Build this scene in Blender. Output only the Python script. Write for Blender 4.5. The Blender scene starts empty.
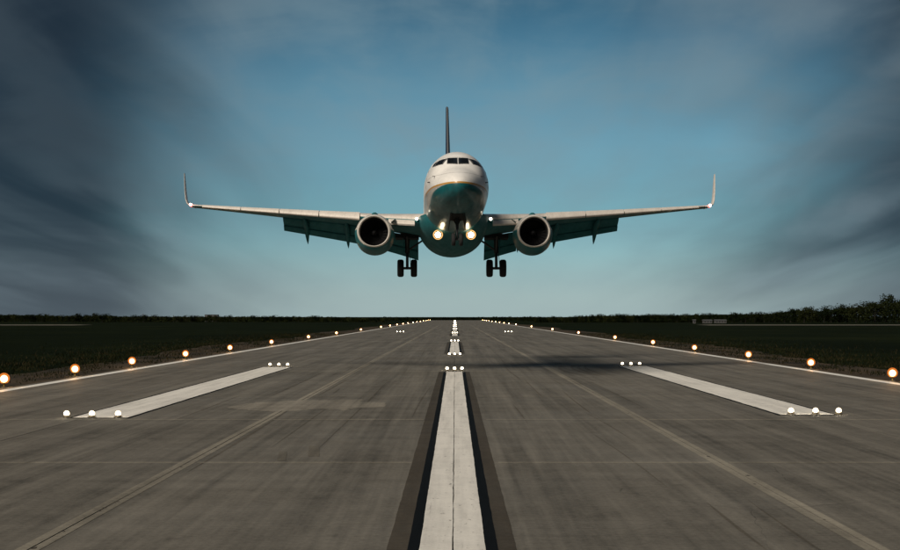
import bpy, bmesh, math, random
import numpy as np
from mathutils import Vector, Matrix
random.seed(7); rng = np.random.default_rng(7)
S = bpy.context.scene; COL = S.collection
R = math.radians

# ------------------------------------------------------------------ camera
H, F, VX, HY = 3.4, 1500.0, 455.0, 316.5          # eye height, focal length in photo pixels, vanishing point
cam = bpy.data.cameras.new('camera'); co = bpy.data.objects.new('camera', cam); COL.objects.link(co)
cam.sensor_width = 36; cam.lens = 36 * F / 900
cam.shift_x = (450 - VX) / 900; cam.shift_y = (HY - 275) / 900
cam.clip_start = 0.2; cam.clip_end = 12000
co.location = (0, 0, H); co.rotation_euler = (R(90), 0, 0)
S.camera = co
S.view_settings.view_transform = 'Standard'; S.view_settings.look = 'None'
S.view_settings.exposure = 0; S.view_settings.gamma = 1; S.view_settings.use_curve_mapping = False
S.render.engine = 'CYCLES'; S.cycles.use_denoising = True
S.cycles.max_bounces = 6; S.cycles.transparent_max_bounces = 16
S.cycles.sample_clamp_indirect = 4

# ------------------------------------------------------------------ sun and sky
SUN_EL, SUN_AZ = 33.0, 36.0                       # behind the camera, over its left shoulder
sun = bpy.data.lights.new('sun', 'SUN'); so = bpy.data.objects.new('sun', sun); COL.objects.link(so)
sun.energy = 3.5; sun.angle = R(19); sun.color = (1, .90, .77)
tosun = Vector((-math.sin(R(SUN_AZ)) * math.cos(R(SUN_EL)), -math.cos(R(SUN_AZ)) * math.cos(R(SUN_EL)), math.sin(R(SUN_EL))))
so.rotation_euler = (-tosun).to_track_quat('-Z', 'Y').to_euler(); so.location = (-40, -60, 60)

class NT:
    """small helper to write node trees"""
    def __init__(s, tree): s.t = tree; tree.nodes.clear()
    def n(s, kind, **kw):
        nd = s.t.nodes.new(kind)
        for k, v in kw.items():
            if k.startswith('i_'):
                key = k[2:]; nd.inputs[int(key) if key.isdigit() else key.replace('_', ' ')].default_value = v
            else: setattr(nd, k, v)
        return nd
    def l(s, a, b): s.t.links.new(a, b)
    def put(s, sock, v):
        if hasattr(v, 'links') or isinstance(v, bpy.types.NodeSocket): s.l(v, sock)
        else: sock.default_value = v
    def m(s, op, a, b=0.0, c=0.0, clamp=False):
        nd = s.n('ShaderNodeMath', operation=op); nd.use_clamp = clamp
        for i, v in enumerate((a, b, c)): s.put(nd.inputs[i], v)
        return nd.outputs[0]
    def sm(s, v, lo, hi, o0=0.0, o1=1.0):
        nd = s.n('ShaderNodeMapRange', interpolation_type='SMOOTHSTEP')
        s.put(nd.inputs[0], v)
        for i, x in enumerate((lo, hi, o0, o1)): s.put(nd.inputs[i + 1], x)
        return nd.outputs[0]
    def mix(s, f, a, b, blend='MIX'):
        nd = s.n('ShaderNodeMix', data_type='RGBA', blend_type=blend)
        s.put(nd.inputs[0], f)
        for i, v in ((6, a), (7, b)):
            if isinstance(v, tuple): v = (*v[:3], 1)
            s.put(nd.inputs[i], v)
        return nd.outputs[2]
    def ramp(s, f, pts):
        nd = s.n('ShaderNodeValToRGB'); s.put(nd.inputs[0], f)
        e = nd.color_ramp.elements
        while len(e) < len(pts): e.new(.5)
        for i, (p, c) in enumerate(pts): e[i].position = p; e[i].color = (*c, 1)
        return nd.outputs[0]
    def noise(s, vec, scale, detail=4, rough=.55, dist=0.0):
        nd = s.n('ShaderNodeTexNoise'); s.l(vec, nd.inputs['Vector'])
        nd.inputs['Scale'].default_value = scale; nd.inputs['Detail'].default_value = detail
        nd.inputs['Roughness'].default_value = rough; nd.inputs['Distortion'].default_value = dist
        return nd.outputs[0]
    def mp(s, vec, loc=(0, 0, 0), rot=(0, 0, 0), sc=(1, 1, 1)):
        nd = s.n('ShaderNodeMapping'); s.l(vec, nd.inputs[0])
        nd.inputs[1].default_value = loc; nd.inputs[2].default_value = rot; nd.inputs[3].default_value = sc
        return nd.outputs[0]

W = bpy.data.worlds.new('World'); S.world = W; W.use_nodes = True
n = NT(W.node_tree)
SKY = 0.15
sky = n.n('ShaderNodeTexSky', sky_type='NISHITA')
sky.sun_disc = False; sky.sun_elevation = R(SUN_EL); sky.sun_rotation = math.atan2(tosun.x, tosun.y)
sky.air_density = 1.0; sky.dust_density = 1.0; sky.ozone_density = 2.0
tc = n.n('ShaderNodeTexCoord'); sep = n.n('ShaderNodeSeparateXYZ'); n.l(tc.outputs['Generated'], sep.inputs[0])
x, y, z = sep.outputs
hl = n.m('SQRT', n.m('ADD', n.m('MULTIPLY', x, x), n.m('MULTIPLY', y, y)))
az = n.m('ARCCOSINE', n.m('DIVIDE', y, n.m('ADD', hl, 1e-5)))
zc = n.m('MAXIMUM', z, 0.0)
# cloud sheet seen in perspective: streets of cloud that run towards the horizon ahead
zz = n.m('ADD', zc, .10)
cmb = n.n('ShaderNodeCombineXYZ'); n.l(n.m('DIVIDE', x, zz), cmb.inputs[0]); n.l(n.m('DIVIDE', y, zz), cmb.inputs[1])
P = cmb.outputs[0]
big = n.noise(n.mp(P, (1.7, .4, 0), (0, 0, R(8)), (.75, .16, 1)), 1.3, 3, .45, .4)
wisp = n.noise(n.mp(P, (3.1, 2.2, .5), (0, 0, R(-5)), (1.5, .26, 1)), 1.5, 3.2, .45, .6)
fine = n.noise(n.mp(P, (0, 0, 2), (0, 0, 0), (2.2, .5, 1)), 1.9, 4, .5, .4)
soft = n.noise(n.mp(tc.outputs['Generated'], (.3, 1.1, .2), (0, R(38), 0), (1.0, 1.0, 2.6)), 5.5, 5, .55, .5)   # billowy, unstreaked structure
wisp = n.m('ADD', n.m('MULTIPLY', wisp, .55), n.m('MULTIPLY', soft, .45))
big = n.m('ADD', n.m('MULTIPLY', big, .6), n.m('MULTIPLY', soft, .4))
fine = n.m('ADD', n.m('MULTIPLY', fine, .5), n.m('MULTIPLY', n.noise(n.mp(tc.outputs['Generated'], (2.3, .1, .7), (0, R(10), 0), (1.0, 1.0, 3.2)), 8, 5, .55, .4), .5))
# clear blue, deepening with height
tint = n.ramp(zc, [(0.0, (.66, .86, 1.0)), (.022, (.40, .58, .74)), (.07, (.25, .42, .49)), (.11, (.265, .405, .44)), (.15, (.225, .365, .385)), (.205, (.105, .215, .24)), (.32, (.07, .14, .17)), (.6, (.05, .10, .12))])
clear = n.mix(1.0, sky.outputs[0], tint, 'MULTIPLY')
veil = n.m('MULTIPLY', n.sm(fine, .36, .64), n.sm(zc, .03, .12, .18, .50))
clear = n.mix(veil, clear, tuple(c / SKY for c in (.20, .29, .335)))
clear = n.mix(n.sm(zc, 0, .05, .65, 0), clear, tuple(c / SKY for c in (.37, .475, .485)))
# dark banks to either side and all round behind
edge = n.m('ADD', n.m('ADD', az, n.m('MULTIPLY', n.m('SUBTRACT', big, .5), .30)), n.m('MULTIPLY', n.m('MINIMUM', x, .0), -.30))
bank = n.sm(edge, .075, .315)
grey = n.mix(n.sm(wisp, .39, .61), tuple(c / SKY for c in (.016, .027, .045)), tuple(c / SKY for c in (.130, .175, .208)))
deep = n.m('MULTIPLY', n.sm(n.m('ADD', az, n.m('MULTIPLY', n.m('MINIMUM', x, .0), -.75)), .215, .40), n.sm(zc, .0, .12, .38, 1.0))
grey = n.mix(n.sm(zc, 0, .075, .62, 0), grey, tuple(c / SKY for c in (.105, .135, .165)))
grey = n.mix(n.m('MULTIPLY', deep, .82), grey, tuple(c / SKY for c in (.006, .0125, .024)))
colr = n.mix(n.m('MULTIPLY', bank, .93), clear, grey)
bg = n.n('ShaderNodeBackground'); n.l(colr, bg.inputs[0]); bg.inputs[1].default_value = SKY
out = n.n('ShaderNodeOutputWorld'); n.l(bg.outputs[0], out.inputs[0])

# ------------------------------------------------------------------ materials
MAT = {}
def mat(name, col=(.5, .5, .5), rough=.6, metal=0.0, fn=None, coat=0.0, bump=None):
    m = bpy.data.materials.new(name); m.use_nodes = True; MAT[name] = m
    n = NT(m.node_tree); b = n.n('ShaderNodeBsdfPrincipled'); o = n.n('ShaderNodeOutputMaterial')
    n.l(b.outputs[0], o.inputs[0])
    b.inputs['Base Color'].default_value = (*col, 1); b.inputs['Roughness'].default_value = rough
    b.inputs['Metallic'].default_value = metal; b.inputs['Coat Weight'].default_value = coat
    if fn: fn(n, b)
    return m
def bumpit(n, b, h, dist=.01, strength=.5):
    nd = n.n('ShaderNodeBump'); nd.inputs['Distance'].default_value = dist; nd.inputs['Strength'].default_value = strength
    n.l(h, nd.inputs['Height']); n.l(nd.outputs[0], b.inputs['Normal'])
def wpos(n): return n.n('ShaderNodeNewGeometry').outputs['Position']
def opos(n): return n.n('ShaderNodeTexCoord').outputs['Object']

def concrete(base, streak=.5, vary=.5):
    def fn(n, b):
        p = wpos(n)
        long_ = n.noise(n.mp(p, sc=(1.1, .022, 1)), 1.0, 5, .6)             # tyre-rubbed streaks along the runway
        fine_l = n.noise(n.mp(p, (5, 3, 0), sc=(6, .09, 1)), 1.0, 3, .55)
        cross = n.noise(n.mp(p, (9, 1, 0), sc=(.05, .8, 1)), 1.0, 4, .6)    # broom and repair bands across
        blot = n.noise(p, .16, 5, .6, .4)
        fine = n.noise(p, 9, 6, .75); mid = n.noise(n.mp(p, (1, 5, 0), sc=(1, .45, 1)), 1.6, 5, .65)
        spots = n.noise(n.mp(p, (3, 7, 0), sc=(.8, .5, 1)), 1.7, 3, .5)
        rnd = n.n('ShaderNodeObjectInfo').outputs['Random']
        v = n.m('MULTIPLY_ADD', n.m('SUBTRACT', long_, .5), 2.6 * streak, 1.0)
        v = n.m('ADD', v, n.m('MULTIPLY', n.m('SUBTRACT', fine_l, .5), 1.15 * streak))
        v = n.m('ADD', v, n.m('MULTIPLY', n.m('SUBTRACT', cross, .5), .42))
        v = n.m('ADD', v, n.m('MULTIPLY', n.m('SUBTRACT', blot, .5), .62))
        v = n.m('ADD', v, n.m('MULTIPLY', n.m('SUBTRACT', fine, .5), 1.25))
        groove = n.noise(n.mp(p, (2, 0, 0), sc=(.07, 4.5, 1)), 1.0, 4, .65)
        v = n.m('ADD', v, n.m('MULTIPLY', n.m('SUBTRACT', groove, .5), .30))
        v = n.m('ADD', v, n.m('MULTIPLY', n.m('SUBTRACT', mid, .5), .75))
        v = n.m('ADD', v, n.m('MULTIPLY', n.m('SUBTRACT', rnd, .5), .22 * vary))
        v = n.m('SUBTRACT', v, n.sm(spots, .66, .80, 0, .30))
        vo = n.n('ShaderNodeTexVoronoi', feature='DISTANCE_TO_EDGE'); vo.inputs['Scale'].default_value = .17
        wob = n.n('ShaderNodeTexNoise'); n.l(p, wob.inputs['Vector']); wob.inputs['Scale'].default_value = .9; wob.inputs['Detail'].default_value = 4
        n.l(n.mix(.30, p, wob.outputs['Color'], 'ADD'), vo.inputs['Vector'])
        crack = n.m('MULTIPLY', n.sm(vo.outputs['Distance'], .0008, .0028, 1, 0), n.sm(n.noise(n.mp(p, (8, 2, 0)), .11, 2, .5), .50, .60))
        v = n.m('SUBTRACT', v, n.m('MULTIPLY', crack, .5 * streak))
        v = n.m('MAXIMUM', v, .25)
        sc_ = n.n('ShaderNodeVectorMath', operation='SCALE'); sc_.inputs[0].default_value = base; n.l(v, sc_.inputs[3])
        n.l(sc_.outputs[0], b.inputs['Base Color'])
        n.l(n.sm(blot, .3, .7, .92, .72), b.inputs['Roughness'])
        b.inputs['Specular IOR Level'].default_value = .25
        bumpit(n, b, n.m('ADD', fine, n.m('MULTIPLY', blot, .6)), .02, .5)
    return fn
mat('concrete', fn=concrete((.138, .126, .104), .60))
mat('joint_seal', fn=concrete((.055, .046, .036), .2, 0))
mat('repaired_joint', fn=concrete((.225, .203, .160), .5, 0))
mat('pale_patch', fn=concrete((.205, .184, .148), .6, 0))
mat('aged_patch', fn=concrete((.115, .102, .080), .5, 0))
mat('dark_band', fn=concrete((.060, .049, .035), .3, 0))
mat('grimy_rubber', fn=concrete((.100, .087, .067), .6, 0))
mat('taxiway_concrete', fn=concrete((.25, .225, .185), .2, 0))
def paint(base, wear, spec=.4, chips=.6):
    def fn(n, b):
        p = wpos(n)
        a = n.noise(n.mp(p, sc=(1.3, .05, 1)), 2.2, 4, .6); c = n.noise(p, 14, 4, .7); d = n.noise(p, 1.1, 4, .6)
        t = n.m('ADD', n.m('MULTIPLY', a, .5), n.m('ADD', n.m('MULTIPLY', c, .25), n.m('MULTIPLY', d, .25)))
        col = n.mix(n.sm(t, .40, .66), base, tuple(x * wear for x in base))
        chip = n.m('MAXIMUM', n.sm(n.noise(n.mp(p, (4, 4, 0), sc=(1, .3, 1)), 7, 6, .75), .60, .67), n.sm(n.noise(n.mp(p, (1, 4, 0), sc=(3.5, .12, 1)), 1.3, 5, .7), .60, .70, 0, .55))
        b.inputs['Specular IOR Level'].default_value = spec
        n.l(n.mix(n.m('MULTIPLY', chip, chips), col, (.16, .14, .115)), b.inputs['Base Color'])
        bumpit(n, b, c, .008, .4)
    return fn
mat('white_paint', rough=.7, fn=paint((.86, .82, .74), .72))
mat('edge_paint', rough=.7, fn=paint((.86, .84, .78), .85))
mat('black_paint', rough=.75, fn=paint((.0045, .0045, .0045), .6, .08, .05))
def grass(n, b):
    p = wpos(n)
    a = n.noise(n.mp(p, sc=(.05, .02, 1)), 1, 5, .6); c = n.noise(p, 1.5, 5, .7)
    band = n.noise(n.mp(p, (2, 2, 0), sc=(.004, .05, 1)), 1, 3, .6)
    t = n.m('ADD', n.m('MULTIPLY', a, .5), n.m('ADD', n.m('MULTIPLY', c, .2), n.m('MULTIPLY', band, .3)))
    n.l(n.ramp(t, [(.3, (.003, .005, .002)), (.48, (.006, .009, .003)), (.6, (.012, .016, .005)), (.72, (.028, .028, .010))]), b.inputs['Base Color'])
    b.inputs['Specular IOR Level'].default_value = .02
    bumpit(n, b, c, .15, .8)
mat('grass', rough=1, fn=grass)
def soil(n, b):
    p = wpos(n)
    a = n.noise(n.mp(p, sc=(.35, .10, 1)), 1, 5, .6); c = n.noise(p, 3, 5, .7)
    t = n.m('ADD', n.m('MULTIPLY', a, .7), n.m('MULTIPLY', c, .3))
    n.l(n.ramp(t, [(.36, (.010, .010, .006)), (.47, (.040, .031, .020)), (.56, (.070, .050, .031)), (.7, (.10, .075, .048))]), b.inputs['Base Color'])
    b.inputs['Specular IOR Level'].default_value = .15
    bumpit(n, b, c, .06, .8)
mat('soil', rough=1, fn=soil)
def blades(n, b):
    p = wpos(n); a = n.noise(p, .4, 3, .6)
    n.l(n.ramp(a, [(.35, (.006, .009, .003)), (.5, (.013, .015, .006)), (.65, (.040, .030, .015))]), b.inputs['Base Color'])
    b.inputs['Specular IOR Level'].default_value = .02
mat('grass_blade', rough=.9, fn=blades)
def leaf(n, b):
    p = wpos(n); a = n.noise(p, .5, 3, .6); r = n.n('ShaderNodeObjectInfo').outputs['Random']
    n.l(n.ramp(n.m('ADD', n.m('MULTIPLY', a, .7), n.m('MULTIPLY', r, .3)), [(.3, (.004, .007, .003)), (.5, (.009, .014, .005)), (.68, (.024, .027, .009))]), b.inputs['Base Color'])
    b.inputs['Specular IOR Level'].default_value = .02
mat('leaf', rough=.9, fn=leaf)
mat('bark', (.010, .008, .006), .95)

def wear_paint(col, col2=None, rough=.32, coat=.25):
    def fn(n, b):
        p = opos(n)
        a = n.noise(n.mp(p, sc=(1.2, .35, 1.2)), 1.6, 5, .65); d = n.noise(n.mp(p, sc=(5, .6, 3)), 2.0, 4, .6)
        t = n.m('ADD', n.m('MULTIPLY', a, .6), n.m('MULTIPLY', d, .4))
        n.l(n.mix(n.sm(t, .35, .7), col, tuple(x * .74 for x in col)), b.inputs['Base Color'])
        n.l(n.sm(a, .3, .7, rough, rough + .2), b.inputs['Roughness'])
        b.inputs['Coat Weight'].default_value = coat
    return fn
WHITE, SHADE_TEAL, GOLD = (.90, .87, .82), (.008, .125, .140), (.50, .25, .045)  # the teal is underside shade put into the colour
def livery_shade(n, b):
    p = opos(n); s = n.n('ShaderNodeSeparateXYZ'); n.l(p, s.inputs[0]); X, Y, Z = s.outputs
    a = n.noise(n.mp(p, sc=(1.0, .3, 1.0)), 1.3, 5, .65); d = n.noise(n.mp(p, sc=(3.5, .5, 3.5)), 1.6, 4, .6)
    t = n.sm(n.m('ADD', n.m('MULTIPLY', a, .6), n.m('MULTIPLY', d, .4)), .38, .70)
    wcol = n.mix(t, WHITE, tuple(x * .87 for x in WHITE)); gcol = n.mix(t, SHADE_TEAL, tuple(x * .6 for x in SHADE_TEAL))
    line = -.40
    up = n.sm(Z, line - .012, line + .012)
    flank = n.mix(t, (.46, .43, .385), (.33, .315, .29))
    shade_edge = n.m('MAXIMUM', n.m('MULTIPLY_ADD', Y, -.12, line - .05), -1.0)      # shade below the nose painted in teal, its edge dropping aft
    gcol = n.mix(n.sm(n.m('SUBTRACT', Z, shade_edge), -.03, .03), gcol, flank)
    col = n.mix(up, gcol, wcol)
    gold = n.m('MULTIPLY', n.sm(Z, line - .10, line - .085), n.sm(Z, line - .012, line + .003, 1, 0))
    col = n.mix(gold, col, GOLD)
    # skin panel seams: frames every 1.5 m and a few stringers, radome joint
    fr = n.m('ABSOLUTE', n.m('SUBTRACT', n.m('FRACT', n.m('DIVIDE', n.m('ADD', Y, .15), 1.5)), .5))
    seam = n.sm(fr, .492, .497)
    for zz_ in (1.25, .15, -1.15):
        seam = n.m('MAXIMUM', seam, n.sm(n.m('ABSOLUTE', n.m('SUBTRACT', Z, zz_)), .008, .016, 1, 0))
    col = n.mix(n.m('MULTIPLY', seam, .45), col, (.05, .05, .05))
    n.l(col, b.inputs['Base Color']); n.l(n.sm(a, .3, .7, .30, .48), b.inputs['Roughness'])
    b.inputs['Coat Weight'].default_value = .2
    bumpit(n, b, seam, -.004, .3)
mat('fuselage_paint', fn=livery_shade)
mat('wing_paint', fn=wear_paint((.70, .64, .57), rough=.40))
mat('slat_metal', fn=wear_paint((.80, .73, .65), rough=.3))
mat('under_shade', fn=wear_paint((.007, .135, .150), rough=.6, coat=0))  # teal tone of the shaded undersides, painted into the base colour
mat('nacelle_paint', fn=wear_paint((.05, .15, .165), rough=.35))
def nacelle_two(n, b):
    p = opos(n); s = n.n('ShaderNodeSeparateXYZ'); n.l(p, s.inputs[0])
    a = n.noise(n.mp(p, sc=(2, .5, 2)), 1.6, 5, .65)
    up = n.sm(s.outputs[2], -1.62, -1.56)
    col = n.mix(up, (.009, .150, .165), (.66, .62, .56))  # lower half coloured teal as painted shade
    n.l(n.mix(n.sm(a, .4, .75, 0, .5), col, (.07, .075, .075)), b.inputs['Base Color']); b.inputs['Roughness'].default_value = .4
mat('nacelle_shaded', fn=nacelle_two)
mat('lip_metal', (.86, .80, .72), .28, .35)
mat('dark_metal', (.012, .013, .014), .5, .4)
mat('duct', (.006, .0065, .007), .75)
mat('fan_metal', (.014, .014, .015), .5, .3)
mat('tail_blue', fn=wear_paint((.012, .022, .055), rough=.35))
mat('tail_edge', (.55, .52, .48), .3, .8)
mat('tyre', (.010, .010, .010), .85)
mat('rim', (.16, .16, .16), .45, .6)
mat('strut_metal', (.055, .06, .06), .45, .5)
mat('bay_dark', (.008, .010, .010), .8)
mat('glass_dark', (.006, .007, .008), .08)
mat('frame_grey', (.10, .10, .10), .5)
mat('lamp_metal', (.20, .17, .12), .5, .6)
mat('lamp_yellow', (.35, .22, .03), .6)
mat('shed_wall', (.07, .068, .065), .8); mat('shed_roof', (.10, .10, .10), .7); mat('shed_window', (.02, .022, .025), .2)
def emit(name, col, st):
    m = bpy.data.materials.new(name); m.use_nodes = True; MAT[name] = m; n = NT(m.node_tree)
    e = n.n('ShaderNodeEmission'); e.inputs[0].default_value = (*col, 1); e.inputs[1].default_value = st
    o = n.n('ShaderNodeOutputMaterial'); n.l(e.outputs[0], o.inputs[0]); return m
def glow_glass(name, col, st, thru):
    m = bpy.data.materials.new(name); m.use_nodes = True; MAT[name] = m; n = NT(m.node_tree)
    e = n.n('ShaderNodeEmission'); e.inputs[0].default_value = (*col, 1); e.inputs[1].default_value = st
    t = n.n('ShaderNodeBsdfTransparent'); x_ = n.n('ShaderNodeMixShader'); x_.inputs[0].default_value = 1 - thru
    o = n.n('ShaderNodeOutputMaterial'); n.l(t.outputs[0], x_.inputs[1]); n.l(e.outputs[0], x_.inputs[2]); n.l(x_.outputs[0], o.inputs[0])
emit('bulb_warm', (1, .62, .30), 260)
glow_glass('globe_amber', (1, .26, .045), 1.15, .62)
glow_glass('globe_inner', (1, .58, .22), 13.0, .3)
glow_glass('reflector_glow', (1, .55, .18), 1.7, .3)
emit('bulb_white', (1, .86, .64), 80)
glow_glass('lens_white', (1, .82, .54), 5.0, .4)
emit('landing_lamp', (1, .84, .55), 16)
emit('root_lamp', (1, .90, .72), 12)
emit('strobe', (1, .62, .55), 18)
emit('nav_red', (1, .08, .05), 4)

# ------------------------------------------------------------------ mesh helpers
def obj(name, verts, faces, m, parent=None, smooth=False, recalc=True, bevel=0.0):
    me = bpy.data.meshes.new(name)
    if recalc:
        me.from_pydata([tuple(v) for v in verts], [], faces)
        bm = bmesh.new(); bm.from_mesh(me)
        bmesh.ops.recalc_face_normals(bm, faces=bm.faces)
        if bevel: bmesh.ops.bevel(bm, geom=bm.edges[:], offset=bevel, segments=1, affect='EDGES', profile=.5)
        bm.to_mesh(me); bm.free()
    else: me.from_pydata(verts, [], faces)
    for mm in (m if isinstance(m, list) else [m]): me.materials.append(MAT[mm])
    if smooth:
        me.polygons.foreach_set('use_smooth', [True] * len(me.polygons))
        me.set_sharp_from_angle(angle=R(38))
    o = bpy.data.objects.new(name, me); COL.objects.link(o); o.parent = parent
    return o
def thing(name, label, cat, loc=(0, 0, 0), group=None):
    o = bpy.data.objects.new(name, None); COL.objects.link(o); o.location = loc; o.empty_display_size = .3
    return tag(o, label, cat, group)
def tag(o, label, cat, group=None):
    o['label'] = label; o['category'] = cat
    if group: o['group'] = group
    return o
def struct(o): o['kind'] = 'structure'; return o
def box(x0, x1, y0, y1, z0, z1):
    v = [(x, y, z) for z in (z0, z1) for y in (y0, y1) for x in (x0, x1)]
    return v, [(0, 2, 3, 1), (4, 5, 7, 6), (0, 1, 5, 4), (2, 6, 7, 3), (0, 4, 6, 2), (1, 3, 7, 5)]
def sheet(name, x0, x1, y0, y1, z, m, parent=None):
    return obj(name, [(x0, y0, z), (x1, y0, z), (x1, y1, z), (x0, y1, z)], [(0, 1, 2, 3)], m, parent, recalc=False)
def loft(rings, cap=True, closed=True):
    k = len(rings[0]); v = [p for r in rings for p in r]; f = []
    for i in range(len(rings) - 1):
        for j in range(k if closed else k - 1):
            a, b = i * k + j, i * k + (j + 1) % k
            f.append((a, b, b + k, a + k))
    if cap: f += [tuple(range(k)), tuple(range((len(rings) - 1) * k, len(rings) * k))]
    return v, f
def join(*parts):
    V, Fc = [], []
    for v, f in parts:
        o = len(V); V += list(v); Fc += [tuple(i + o for i in q) for q in f]
    return V, Fc
def tube(p0, p1, r0, r1=None, seg=10):
    p0, p1 = Vector(p0), Vector(p1); r1 = r0 if r1 is None else r1
    d = (p1 - p0).normalized(); a = d.orthogonal().normalized(); b = d.cross(a)
    rg = [[tuple(p + (a * math.cos(t) + b * math.sin(t)) * r) for t in np.linspace(0, 2 * math.pi, seg, endpoint=False)] for p, r in ((p0, r0), (p1, r1))]
    return loft(rg)
def lathe(prof, axis='z', seg=16, c=(0, 0, 0), cap=True):
    rg = []
    for r, h in prof:
        ring = []
        for t in np.linspace(0, 2 * math.pi, seg, endpoint=False):
            a, b = r * math.cos(t), r * math.sin(t)
            p = {'z': (a, b, h), 'y': (a, h, b), 'x': (h, a, b)}[axis]
            ring.append((p[0] + c[0], p[1] + c[1], p[2] + c[2]))
        rg.append(ring)
    return loft(rg, cap)
def px(xp, yp, zh=0.0):
    d = F * (H - zh) / (yp - HY); return (xp - VX) / F * d, d

# ------------------------------------------------------------------ ground, runway, markings
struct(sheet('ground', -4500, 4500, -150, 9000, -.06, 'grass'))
RX0, RX1, REND = -21.4, 22.9, 1350
rw = struct(sheet('runway', RX0, RX1, -40, REND, -.03, 'joint_seal'))
LANE, ROW, Y0, NROW = 6.19, 14.5, 5.8, 20
lanes = [RX0, -3 * LANE, -2 * LANE, -LANE, 0, LANE, 2 * LANE, 3 * LANE, RX1]
cache = {}
CX = -.03                                                     # runway centre line
for j in range(NROW):
    for i in range(8):
        w = round(lanes[i + 1] - lanes[i] - .02, 4)
        y0 = Y0 + j * ROW; cx_ = (lanes[i] + lanes[i + 1]) / 2 + CX
        if w not in cache:
            o = obj('slab', *box(-w / 2, w / 2, -ROW / 2 + .015, ROW / 2 - .015, -.2, 0), 'concrete', rw, bevel=.008); cache[w] = o.data
        else:
            o = bpy.data.objects.new('slab', cache[w]); COL.objects.link(o); o.parent = rw
        o.location = (cx_, y0 + ROW / 2, random.uniform(-.0012, .0012))
YS = Y0 + NROW * ROW
sheet('far_slab_surface', RX0, RX1, YS, REND, 0, 'concrete', rw)
for sx in (-1, 1):                                            # pale repair strips along the main joints
    for a, b in ((-.19, -.014), (.014, .17)):
        xj = sx * LANE + CX
        sheet('joint_repair', xj + a, xj + b, 4, YS + 250, .004, 'repaired_joint', rw)
for yj, t in ((Y0 + 2 * ROW, .20), (Y0 + 3 * ROW, .26), (Y0 + 4 * ROW, .22), (Y0 + 5 * ROW, .16), (Y0 + 6 * ROW, .3)):
    for k, (xa, xb) in enumerate(((RX0 + .5, -LANE - .2), (-LANE + .18, -1.0), (1.0, LANE - .2), (LANE + .18, RX1 - .5))):
        sheet('joint_repair', xa + random.uniform(0, .03), xb - random.uniform(0, .03), yj + .025, yj + .025 + t, .004, 'repaired_joint', rw)
# irregular pale patch and dark tyre rubber
def poly(name, pts, z, m, parent): return obj(name, [(a, b, z) for a, b in pts], [tuple(range(len(pts)))], m, parent, recalc=False)
pq = [q for q in ((222, 407.5), (258, 402.5), (300, 400.5), (362, 399.5), (362, 402), (387, 403), (385, 407), (352, 408.5), (348, 410.5), (318, 409.5), (296, 411.0), (262, 411.5), (236, 409.5))]
pp = []
for k, q in enumerate(pq):
    a, b = px(*q), px(*pq[(k + 1) % len(pq)])
    for t in np.linspace(0, 1, 7)[:-1]: pp.append((a[0] + (b[0] - a[0]) * t + random.gauss(0, .05), a[1] + (b[1] - a[1]) * t + random.gauss(0, .16)))
poly('concrete_patch', pp, .006, 'pale_patch', rw)
for q in (((279, 452), (287, 452), (286, 461), (277, 461)), ((309, 446), (319, 446), (319.5, 456.5), (308, 456.5))):
    poly('worn_patch', [px(*c) for c in q], .005, 'aged_patch', rw)
for k in range(60):                                           # spalled, crumbled bits along the main joints
    sx = random.choice((-1, -1, 1)); yc = 20 + 90 * random.random() ** 1.8; xc = sx * LANE + CX + random.gauss(0, .05); r0 = random.uniform(.012, .05)
    K = 9; v = [(xc + r0 * random.uniform(.5, 1.3) * math.cos(a), yc + 2.6 * r0 * random.uniform(.5, 1.3) * math.sin(a), .0055) for a in np.linspace(0, 6.283, K, endpoint=False)]
    obj('spall', v, [tuple(range(K))], 'joint_seal', rw, recalc=False)
def arc_mark(cxp, cyp, rx, ry, t0, t1, w):
    c = px(cxp, cyp); v = []; K = 22
    for t in np.linspace(R(t0), R(t1), K):
        for s in (-1, 1): v.append((c[0] + (rx + s * w) * math.cos(t), c[1] + (ry + s * w * 3) * math.sin(t), .005))
    return obj('tyre_mark', v, [(2 * i, 2 * i + 1, 2 * i + 3, 2 * i + 2) for i in range(K - 1)], 'grimy_rubber', rw, recalc=False)
for k, dx in enumerate((0, 13, 20, 27)): arc_mark(578 + dx, 370, 1.0, 9, 95, 255, .10)
for k in range(46):                                           # long faint landing-rubber streaks, thin and tapering
    xm = random.choice((-1, 1)) * abs(random.gauss(4.2, 2.2)) + CX; y0 = random.uniform(14, 150); L = random.uniform(5, 34); w = random.uniform(.012, .05); dr = random.uniform(-.3, .3)
    v = []; K = 9
    for q in range(K):
        a = q / (K - 1); ww = w * (math.sin(math.pi * a) ** .6 + .02) * random.uniform(.7, 1.2); xc = xm + dr * a * a
        v += [(xc - ww, y0 + L * a, .0032 + k * 1e-5), (xc + ww, y0 + L * a, .0032 + k * 1e-5)]
    if abs(xm) < 1.4: continue
    obj('tyre_mark', v, [(2 * i, 2 * i + 1, 2 * i + 3, 2 * i + 2) for i in range(K - 1)], 'grimy_rubber', rw, recalc=False)
def ragged(name, x0, x1, y0, y1, z, m, amp=.011):              # painted band whose long edges wander and chip
    ys = [y0]
    while ys[-1] < y1: ys.append(min(y1, ys[-1] + max(.25, ys[-1] * .006)))
    v = []
    a = b = 0.0
    for yy in ys:
        a = a * .72 + random.gauss(0, amp * .6); b = b * .72 + random.gauss(0, amp * .6)
        v += [(x0 + a, yy, z), (x1 + b, yy, z)]
    return obj(name, v, [(2 * i, 2 * i + 1, 2 * i + 3, 2 * i + 2) for i in range(len(ys) - 1)], m, rw, recalc=False)
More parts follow.
